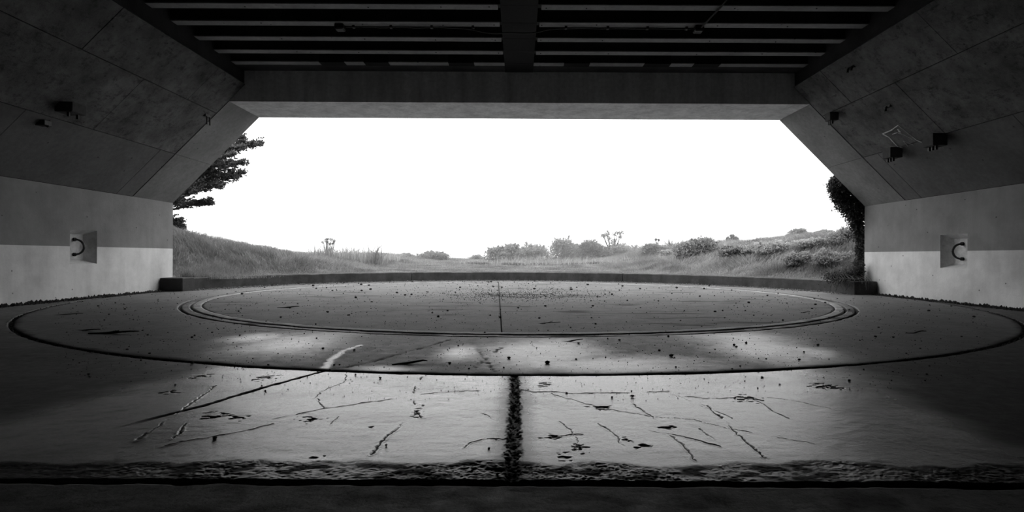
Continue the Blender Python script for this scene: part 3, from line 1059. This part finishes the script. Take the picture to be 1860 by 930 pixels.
bush("low_shrub", "dark dome shaped shrub alone left of the gap on the skyline", 755, 818, 452, 472, 43, 2600, .07, 'leaf_mid', 6)
bush("low_shrub", "tiny low shrub just left of the dome shaped shrub", 722, 752, 459, 470, 42, 900, .06, 'leaf_pale', 4)
bush("low_shrub", "wispy shrub at the left foot of the right hand thicket", 850, 884, 462, 472, 42, 800, .06, 'leaf_pale', 4)
bush("round_shrub", "dense rounded shrub at the left end of the right hand thicket", 880, 952, 440, 474, 40, 4200, .075, 'leaf_mid', 8)
bush("round_shrub", "pale feathery shrub second from the left in the thicket", 942, 1006, 437, 470, 41, 3000, .07, 'leaf_pale', 7)
bush("round_shrub", "tall domed shrub with an airy crown above the thicket", 996, 1052, 426, 468, 43, 2800, .075, 'leaf_mid', 8)
bush("round_shrub", "dark full shrub beside the thin sapling", 1046, 1112, 430, 466, 42, 4200, .075, 'leaf_dark', 8)
bush("round_shrub", "broad pale shrub in front of the thin sapling", 1102, 1172, 436, 466, 40, 4000, .07, 'leaf_pale', 8)
bush("round_shrub", "grey shrub between the sapling and the leafless twigs", 1160, 1214, 439, 466, 42, 3000, .07, 'leaf_mid', 7)
bush("round_shrub", "large bristly round shrub right of the leafless twigs", 1222, 1306, 427, 470, 38, 5200, .08, 'leaf_mid', 9)
bush("round_shrub", "shrub with a dark round topknot on the right skyline", 1304, 1362, 440, 470, 37, 3000, .07, 'leaf_mid', 7)
bush("round_shrub", "pale broad shrub on the crest of the right bank", 1368, 1446, 432, 468, 33, 4200, .06, 'leaf_pale', 8)
bush("round_shrub", "dim shrub filling the gap behind the feathery shrub", 925, 985, 444, 466, 44, 2400, .075, 'leaf_mid', 6)
bush("round_shrub", "dim shrub between the tall domed and the dark full shrub", 1030, 1075, 440, 464, 45, 2200, .075, 'leaf_mid', 6)
bush("round_shrub", "dim shrub behind the broad pale shrub", 1088, 1140, 440, 464, 45, 2200, .075, 'leaf_dark', 6)
bush("round_shrub", "low shrub at the foot of the leafless twigs", 1196, 1236, 450, 468, 41, 1500, .07, 'leaf_pale', 5)
bush("round_shrub", "pale shrub right of the large bristly shrub on the skyline", 1345, 1392, 441, 464, 36, 2200, .06, 'leaf_pale', 6)
bush("low_shrub", "dark low shrub halfway down the right bank", 1418, 1482, 456, 490, 25.5, 3800, .045, 'leaf_mid', 7)
bush("low_shrub", "dark spreading shrub on the right bank near the ivy", 1476, 1545, 452, 490, 23.8, 4600, .045, 'leaf_mid', 8)
bush("low_shrub", "shrub crowning the right bank beside the ivy", 1500, 1562, 412, 448, 25.5, 3400, .045, 'leaf_mid', 7)
bush("low_shrub", "rounded shrub on the right bank below the flat topped trees", 1440, 1512, 430, 456, 28.5, 3400, .05, 'leaf_pale', 8)


def tree_flat(label, px, py_top, w_px, Y, crown_h_px, base_py, mat='leaf_dark', n=1800, name="flat_topped_tree", nb=6, loose=False):
    cx = (px - CX) * Y / FPX; hor = CY + ROLL * (px - CX)
    zt = EYE + (hor - py_top) * Y / FPX; zg = float(T(cx, Y)); w = w_px * Y / FPX / 2; ch = crown_h_px * Y / FPX
    root = empty(name, (cx, Y, zg)); tag(root, label, "tree", "small trees on the skyline")
    blobs = []
    for k in range(nb):
        t = (k + .5) / nb * 2 - 1
        if loose:
            blobs.append((cx + random.uniform(-.8, .8) * w, Y + random.uniform(-.3, .3) * w, zt - ch * random.uniform(.1, .95), w * .24, w * .24, ch * .17))
            continue
        blobs.append((cx + t * w * .8, Y + random.uniform(-.3, .3) * w, zt - ch * (.35 + .5 * t * t) + random.uniform(-.1, .1) * ch, w * .26, w * .3, ch * .3))
    P = blob_points(n, blobs, .8)
    Vv, Ff, tt = leaves(P, 1, .075, RNG.random(len(P)))
    np_mesh("foliage", Vv, Ff, M[mat], root, False, {"tone": tt})
    stems("stems", (cx, Y, zg), [(b[0], b[1], b[2]) for b in blobs], .05, M['bark'], root)


tree_flat("flat topped tree on the right skyline, the left of two", 1450, 415, 54, 37, 17, 440, 'leaf_mid')
tree_flat("flat topped tree on the right skyline, beside the ivy", 1497, 416, 44, 38, 15, 440, 'leaf_mid')
tree_flat("round dark topknot tree rising from a shrub on the right skyline", 1329, 424, 30, 39, 18, 450, 'leaf_dark', 1200, "round_topped_tree", 3)
tree_flat("thin open sapling standing above the middle of the thicket", 1112, 416, 46, 44, 26, 450, 'leaf_mid', 620, "sapling", 11, True)
tree_flat("tiny leafy sprig rising from the grey shrub in the thicket", 1194, 432, 14, 43, 8, 450, 'leaf_dark', 160, "sapling", 2)
tree_flat("spindly flowering weed above the left tussock", 595, 430, 30, 34, 14, 456, 'leaf_pale', 160, "spindly_weed", 9, True)


def twig_shrub(label, px, py_top, Y, w):
    cx = (px - CX) * Y / FPX; zg = float(T(cx, Y)); zt = EYE + (CY - py_top) * Y / FPX
    root = empty("leafless_shrub", (cx, Y, zg)); tag(root, label, "shrub")
    bm = bmesh.new()
    for k in range(14):
        a = random.uniform(-1, 1); t = Vector((cx + a * w, Y + random.uniform(-.4, .4), zt - abs(a) * .5 * (zt - zg) * random.uniform(.3, 1)))
        b = Vector((cx, Y, zg)); m = b.lerp(t, .55) + Vector((random.uniform(-.15, .15), 0, .1))
        tube(bm, [b, m, t], [.03, .02, .008], 4, False)
    from_bm("twigs", bm, M['bark'], root)


twig_shrub("leafless twiggy shrub left of the large bristly shrub", 1219, 431, 41, .9)


def tussock(label, px, py_top, Y, n, spread, w, mat='leaf_pale', lean=.55, name="grass_tussock"):
    cx = (px - CX) * Y / FPX; zg = float(T(cx, Y)); L = max(.3, EYE + (CY + ROLL * (px - CX) - py_top) * Y / FPX - zg)
    root = empty(name, (cx, Y, zg)); tag(root, label, "tussock", "spiky tussocks on the bank")
    x = cx + RNG.normal(0, spread, n); y = Y + RNG.normal(0, spread, n)
    bl = blades("blades", x, y, T(x, y) - .05, L * (.55 + .55 * RNG.random(n)), np.full(n, w), lean * RNG.random(n), M[mat], root, .3)
    bl["kind"] = "stuff"
    bm = bmesh.new(); bmesh.ops.create_icosphere(bm, subdivisions=2, radius=1)
    for v in bm.verts: v.co = Vector((cx + v.co.x * spread, Y + v.co.y * spread, zg + v.co.z * .12))
    from_bm("root_clump", bm, M['bark'], root)


tussock("spiky flax tussock on the left skyline", 682, 437, 33, 110, .25, .05, 'leaf_mid', .75)
tussock("broad soft tussock left of the flax on the skyline", 640, 442, 33, 260, .5, .035, 'leaf_pale', .5)
tussock("bushy tussock below the spindly weed", 598, 443, 33, 260, .5, .04, 'leaf_mid', .6)
tussock("small spiky tussock right of the flax", 712, 450, 36, 90, .3, .04, 'leaf_pale', .8)
tussock("spiky tussock on top of the right bank by the ivy", 1531, 408, 24, 60, .2, .03, 'leaf_mid', .6)
tussock("tall grass tuft at the foot of the right bank", 1290, 462, 30, 320, .8, .02, 'leaf_pale', .4)
tussock("tall grass tuft in the middle of the right bank", 1352, 452, 29, 380, .9, .02, 'leaf_pale', .4)
for px_, pt, lab in ((868, 464, "pale grass fringe left of the dense rounded shrub"), (930, 458, "pale grass fringe before the dense rounded shrub"), (978, 455, "pale grass fringe before the feathery shrub"),
                     (1040, 456, "pale grass fringe before the dark full shrub"), (1085, 457, "pale grass fringe left of the broad pale shrub"), (1150, 457, "pale grass fringe before the grey shrub"),
                     (1205, 455, "pale grass fringe before the leafless twigs"), (1262, 462, "pale grass fringe before the large bristly shrub"), (1320, 450, "tall pale grass right of the large bristly shrub"),
                     (1400, 446, "tall pale grass before the crest shrub"), (550, 451, "low grass tuft left of the bushy tussock"), (725, 462, "low grass tuft left of the dome shaped shrub")):
    tussock(lab, px_, pt + 5, 37, 200, .8, .03, 'leaf_pale', .8)
tussock("grass tuft on the left bank crest near the cypress", 500, 444, 28, 240, .7, .02, 'leaf_pale', .5)
tussock("grass tuft on the left bank crest with a curved stalk", 480, 440, 27, 120, .5, .02, 'leaf_mid', .7)


# cypress reaching in from the left
def cypress():
    Y = 25.0
    tx = -18.2; zg = float(T(tx, Y))
    root = empty("cypress_tree", (tx, Y, zg))
    tag(root, "wind shaped cypress with layered boughs reaching in from the left", "tree")
    bm = bmesh.new(); tube(bm, [(tx, Y, zg - .3), (tx + .1, Y, 3), (tx - .1, Y + .1, 6), (tx + .2, Y, 9)], [.38, .32, .24, .1], 10)
    from_bm("trunk", bm, M['bark'], root, True)
    pads = [(472, 258, 330, 10), (452, 272, 340, 9), (446, 288, 330, 9), (468, 301, 320, 8), (436, 312, 310, 9), (430, 323, 300, 8), (415, 340, 290, 8),
            (388, 330, 290, 9), (380, 352, 285, 7), (356, 368, 280, 5), (374, 366, 285, 4), (343, 403, 270, 3), (330, 412, 270, 3), (440, 246, 330, 8), (420, 296, 320, 9)]
    pads = [(a - 8, b_, c_, d_) for a, b_, c_, d_ in pads]
    for tip, row, start, th in pads:
        tz = EYE + (CY + ROLL * (tip - CX) - row) * Y / FPX
        x1 = (tip - CX) * Y / FPX; x0 = (start - CX) * Y / FPX
        yo = random.uniform(-.8, .8)
        h_ = th * Y / FPX
        bm = bmesh.new()
        base = Vector((tx, Y, max(zg + .4, tz - 1.2)))
        mid = Vector((x0, Y + yo, tz - .35))
        tube(bm, [base, mid, Vector((x1 - .5, Y + yo, tz - .03))], [.10, .06, .012], 6, False)
        bough = from_bm("bough", bm, M['bark'], root, True)
        # jagged sprays along the bough: tufts shrink towards the tip
        n = 130
        t = RNG.random(n) ** .8
        cx = x0 + (x1 - x0) * t
        pts, ton = [], []
        for c, tt in zip(cx, t):
            k = int(34 * (1.15 - .75 * tt))
            wid = (1 - tt) * .8 + .10
            oz = random.gauss(0, h_ * .95 * (1.05 - tt) + .03) - (1 - tt) * .12; oy = random.gauss(0, wid * .5)
            L = random.uniform(.2, .55) * (1.1 - .4 * tt)
            u = RNG.random(k)
            px_ = c + u * L; pz = tz + oz + u * L * random.uniform(-.05, .75) + RNG.normal(0, .03, k) * (1.1 - u)
            py_ = Y + yo + oy + RNG.normal(0, .05, k)
            pts.append(np.stack([px_, py_, pz], -1)); ton.append(RNG.random(k))
        P = np.concatenate(pts); P = P[P[:, 0] < x1 + .12]
        Vv, Ff, t4 = leaves(P, 1, .06, RNG.random(len(P)))
        np_mesh("foliage_spray", Vv, Ff, M['cypress'], bough, False, {"tone": t4})


cypress()


# ivy hanging over the outside of the right jamb
def ivy():
    root = empty("ivy", (WX, FRONT + .3, 0.2)); tag(root, "dark ivy hanging over the outer edge of the right jamb", "ivy")
    blobs = []
    path = [((1512, 338), .16), ((1520, 352), .24), ((1532, 366), .28), ((1545, 380), .28), ((1553, 395), .26), ((1559, 412), .22), ((1563, 432), .19), ((1565, 455), .18),
            ((1564, 478), .19), ((1562, 498), .24), ((1556, 512), .26), ((1540, 330), .35), ((1556, 350), .4), ((1572, 372), .4), ((1515, 326), .10)]
    Y = FRONT + .35
    for (px, py), r in path:
        x = (px - CX) * Y / FPX; z = EYE + (CY + ROLL * (px - CX) - py) * Y / FPX
        blobs.append((x, Y, z, r * 1.15, .25, r * 1.5))
    P = blob_points(34000, blobs, 1.0)
    P = P[P[:, 1] > FRONT + .045]
    Vv, Ff, t4 = leaves(P, 1, .04, RNG.random(len(P)))
    np_mesh("foliage", Vv, Ff, M['ivy'], root, False, {"tone": t4})
    bm = bmesh.new()
    for k in range(60):
        b = blobs[random.randrange(len(blobs) - 3)] if k < 44 else blobs[random.choice((9, 10))]
        p = Vector((b[0] + random.uniform(-.3, .2), b[1] + random.uniform(-.1, .1), b[2]))
        q = p + Vector((random.uniform(-.35, .0), random.uniform(-.1, .1), random.uniform(-.4, .12)))
        tube(bm, [p, p.lerp(q, .5) + Vector((-.06, 0, .05)), q], .006, 3, False)
    from_bm("tendrils", bm, M['bark'], root)["kind"] = "stuff"
    # runners trailing down over the curb end
    bm = bmesh.new()
    for k in range(46):
        x = random.uniform(10.35, 11.5); y = 18.55 + random.uniform(-.1, .4)
        p = Vector((x + .1, y + .25, .65 + random.uniform(-.1, .35)))
        q = Vector((x, 18.05 + (11.4 - x) * .45 + random.uniform(-.1, .1), KZ + .08)); r = q + Vector((random.uniform(-.3, .15), -.12, -random.uniform(.1, .42)))
        tube(bm, [p, q, r], .007, 3, False)
    from_bm("runners", bm, M['bark'], root)["kind"] = "stuff"
    P = blob_points(3600, [(11.25, 18.75, .62, .45, .3, .28), (10.75, 18.8, .55, .4, .3, .2), (11.5, 18.6, .8, .22, .2, .35)], .9)
    Vv, Ff, t4 = leaves(P[P[:, 0] < WX - .02], 1, .03, RNG.random(int((P[:, 0] < WX - .02).sum())))
    np_mesh("foot_foliage", Vv, Ff, M['ivy'], root, False, {"tone": t4})


ivy()

# dark grass thatch against the left jamb
n = 4200
x = -11.74 + np.abs(RNG.normal(0, .75, n)); y = 19.0 + RNG.random(n) * 2.6 + (x + 11.75) * .45
blades_l = blades("thatch", x, y, T(x, y) - .02, (.15 + .45 * RNG.random(n)) * np.exp(-(x + 11.74) * .7), np.full(n, .012), .2 + .5 * RNG.random(n), M['leaf_dark'], None, .4)
tag(blades_l, "dark matted grass thatch against the left jamb", "grass", kind="stuff")

# ------------------------------------------------------------------ loose stones, crumbs, twigs
def stone_mesh(seed):
    r = random.Random(seed)
    bm = bmesh.new(); bmesh.ops.create_icosphere(bm, subdivisions=1, radius=1)
    for v in bm.verts:
        v.co *= r.uniform(.72, 1.18); v.co.z *= .72
    me = bpy.data.meshes.new("stone"); bm.to_mesh(me); bm.free(); me.materials.append(M['stone'])
    return me


STONES = [stone_mesh(k) for k in range(5)]
n_st = {'a': 0, 'b': 0, 'c': 0}


def floor_h(x, y):
    r = math.hypot(x, y - CY0)
    X, Y = np.array([x]), np.array([y])
    if r > ROUT + .05: return float(apron_fields(X, Y)[0][0])
    if r > RIN: return float(ring_fields(X, Y, np.array([r]))[0][0])
    return 0.0


def stone(x, y, size, label=None):
    r = math.hypot(x, y - CY0)
    o = link_mesh("stone", random.choice(STONES))
    o.location = (x, y, floor_h(x, y) + size * .5)
    o.scale = (size, size * random.uniform(.7, 1.1), size * random.uniform(.8, 1.1))
    o.rotation_euler = (0, 0, random.uniform(0, 6.28))
    if label: return tag(o, label, "stone")
    if r < RIN: tag(o, "small dark stone scattered on the inner disc of the platform", "stone", "stones on the inner disc")
    elif r < ROUT: tag(o, "small dark stone scattered on the outer ring of the platform", "stone", "stones on the outer ring")
    else: tag(o, "small dark stone scattered on the wet apron in front of the ring", "stone", "stones on the apron")


SPECIAL = [(797, 576, 3.2, "lone dark stone on the left half of the inner disc"),
           (995, 660, 5.0, "largest dark stone on the ring, just right of the centre joint"),
           (1220, 648, 4.6, "flat dark stone alone on the right of the wet ring"),
           (1150, 722, 4.2, "dark angular stone on the wet apron right of the centre joint"),
           (392, 797, 5.0, "large dark stone on the left of the apron near its worn edge"),
           (350, 661, 3.6, "dark stone just outside the ring groove on the left"),
           (925, 651, 3.6, "dark stone on the ring just left of the largest one"),
           (1005, 681, 3.6, "round stone lodged in the ring groove near the centre joint"),
           (1056, 683, 3.4, "stone standing in the ring groove right of the lodged one"),
           (703, 810, 3.2, "stone beside the open crack on the left of the apron"),
           (890, 815, 3.0, "stone left of the dirt filled centre joint"),
           (905, 862, 3.4, "stone at the worn near edge of the apron below the centre joint")]
for px, py, s, lab in SPECIAL:
    x, y = ground(px, py); stone(x, y, s * y / FPX, lab)
done = 0
while done < 285:
    px, py = random.uniform(120, 1780), 512 + 330 * random.random() ** 1.9
    x, y = ground(px, py)
    r = math.hypot(x, y - CY0)
    if math.hypot(x, y - KY) > KR - .1 or abs(x) > WX - .15 or y < 3.0: continue
    if y < 5.5 and random.random() < .35: continue
    if min(abs(r - RIN), abs(r - ROUT)) < .1: continue
    stone(x, y, random.choice((1.3, 1.5, 1.8, 2.2, 2.8)) * y / FPX)
    done += 1


def crumbs(name, x, y, z, s, label, mat='stone', flat=.8):
    n = len(x)
    d = np.array([(1, 0, -.5), (-.5, .87, -.5), (-.5, -.87, -.5), (0, 0, .9)])
    a = RNG.random(n) * 6.28
    c, sn = np.cos(a), np.sin(a)
    V = []
    for k in range(4):
        j = s * (.7 + .6 * RNG.random(n))
        V.append(np.stack([x + (d[k, 0] * c - d[k, 1] * sn) * j, y + (d[k, 0] * sn + d[k, 1] * c) * j, z + (d[k, 2] + .45) * j * flat], -1))
    V = np.stack(V, 1).reshape(-1, 3)
    o = np.arange(n)[:, None] * 4
    F = np.concatenate([o + np.array([q]) for q in ((0, 1, 3), (1, 2, 3), (2, 0, 3), (0, 2, 1))])
    return tag(np_mesh(name, V, F, M[mat]), label, "gravel", kind="stuff")


n = 9000
px = RNG.uniform(100, 1800, n); py = 511 + 340 * RNG.random(n) ** 1.7
# drift in the middle of the disc and along the curb
k = RNG.random(n) < .18
px = np.where(k, RNG.normal(940, 75, n), px); py = np.where(k, RNG.normal(536, 6, n), py)
dy = np.maximum(py - (CY + ROLL * (px - CX)), 30); y = EYE * FPX / dy; x = (px - CX) * y / FPX
k = (np.hypot(x, y - KY) < KR - .05) & (np.abs(x) < WX - .1) & (y > 3.0)
x, y = x[k], y[k]
r = np.hypot(x, y - CY0)
hz = np.where(r > ROUT + .04, apron_fields(x, y)[0], np.where(r > RIN, ring_fields(x, y, r)[0], 0.0))
crumbs("gravel", x, y, hz, (.55 + .8 * RNG.random(len(x)) ** 2) * y / FPX, "fine dark grit strewn over the concrete floor")
n = 2600
a = RNG.uniform(math.radians(12), math.radians(168), n); rr_ = KR - .02 - np.abs(RNG.normal(0, .22, n))
crumbs("curb_litter", rr_ * np.cos(a), KY + rr_ * np.sin(a), np.zeros(n), .012 + .03 * RNG.random(n), "crumbs of soil and leaf litter along the foot of the curb", 'soil')
for s, nm in ((-1, "left"), (1, "right")):
    n = 2200
    y = RNG.uniform(7.0, 18.0, n); off = np.abs(RNG.normal(0, .09, n)) * (.5 + fbm(y * 1.5, y * 0 + s * 7, 3))
    crumbs("wall_litter", s * (WX - .06 - off), y, np.zeros(n) - .01, .02 + .07 * RNG.random(n) * np.exp(-off * 8), f"dark dirt and leaf litter heaped along the foot of the {nm} wall", 'dirt')
# dirt lying in the platform groove
n = 2600
a = RNG.uniform(math.radians(186), math.radians(354), n); rg = ROUT + .02 + RNG.normal(0, .035, n)
crumbs("groove_litter", rg * np.cos(a), CY0 + rg * np.sin(a), np.full(n, -.03), .012 + .02 * RNG.random(n), "dark crumbs caught in the circular groove", 'dirt')


def twig(px, py, L, ang, label, mat='twig', r=.009, branches=1):
    x, y = ground(px, py)
    root = empty("twig", (x, y, floor_h(x, y))); tag(root, label, "twig")
    c, s = math.cos(ang), math.sin(ang)
    z = floor_h(x, y) + r
    P = [Vector((x + c * L * t + random.uniform(-.015, .015), y + s * L * t + random.uniform(-.03, .03), z + .02 * math.sin(t * 3.1))) for t in (-.5, -.2, .1, .35, .5)]
    bm = bmesh.new(); tube(bm, P, [r, r, r * .9, r * .7, r * .4], 5)
    from_bm("stick", bm, M[mat], root, True)
    for k in range(branches):
        q = P[1 + k % 3]; bm = bmesh.new()
        tube(bm, [q, q + Vector((c * L * .2, random.choice((-1, 1)) * L * .18, .02))], r * .6, 4)
        from_bm("side_shoot", bm, M[mat], root)


twig(205, 606, .75, .1, "dark forked twig on the left of the outer ring", branches=3, r=.018)
twig(160, 600, .5, -.2, "thin twig left of the forked twig on the ring", branches=1, r=.01)
twig(120, 572, .6, .15, "straight thin twig by the left end of the ring groove", branches=0)
twig(525, 559, .5, 0, "short straight twig on the left of the inner disc", branches=0, r=.014)
twig(990, 588, .55, .1, "thin bent twig on the inner disc right of the joint", branches=2, r=.008)
twig(1460, 568, .3, 0, "tiny twig on the right of the inner disc", branches=0, r=.008)
twig(1665, 605, .35, .1, "short twig on the dark right side of the ring", branches=0, r=.012)
twig(745, 661, .4, .15, "flat dark sliver on the dry patch of the ring", branches=0, r=.014)
twig(1040, 620, .3, 0, "short dark sliver beside the rail right of the joint", branches=0, r=.01)

# ------------------------------------------------------------------ sea mist beyond the bank
bm = bmesh.new(); box(bm, -70, 70, 28.0, 95, -8, 24)
mm = bpy.data.materials.new("sea_mist"); mm.use_nodes = True
nt = mm.node_tree; nt.nodes.clear()
mo = nt.nodes.new("ShaderNodeOutputMaterial"); vs_n = nt.nodes.new("ShaderNodeVolumeScatter")
vs_n.inputs["Color"].default_value = g4(1.0); vs_n.inputs["Density"].default_value = 0.016
nt.links.new(vs_n.outputs[0], mo.inputs["Volume"])
mist = from_bm("sea_mist", bm, mm)
tag(mist, "pale sea mist hanging beyond the grassy bank", "mist", kind="stuff")
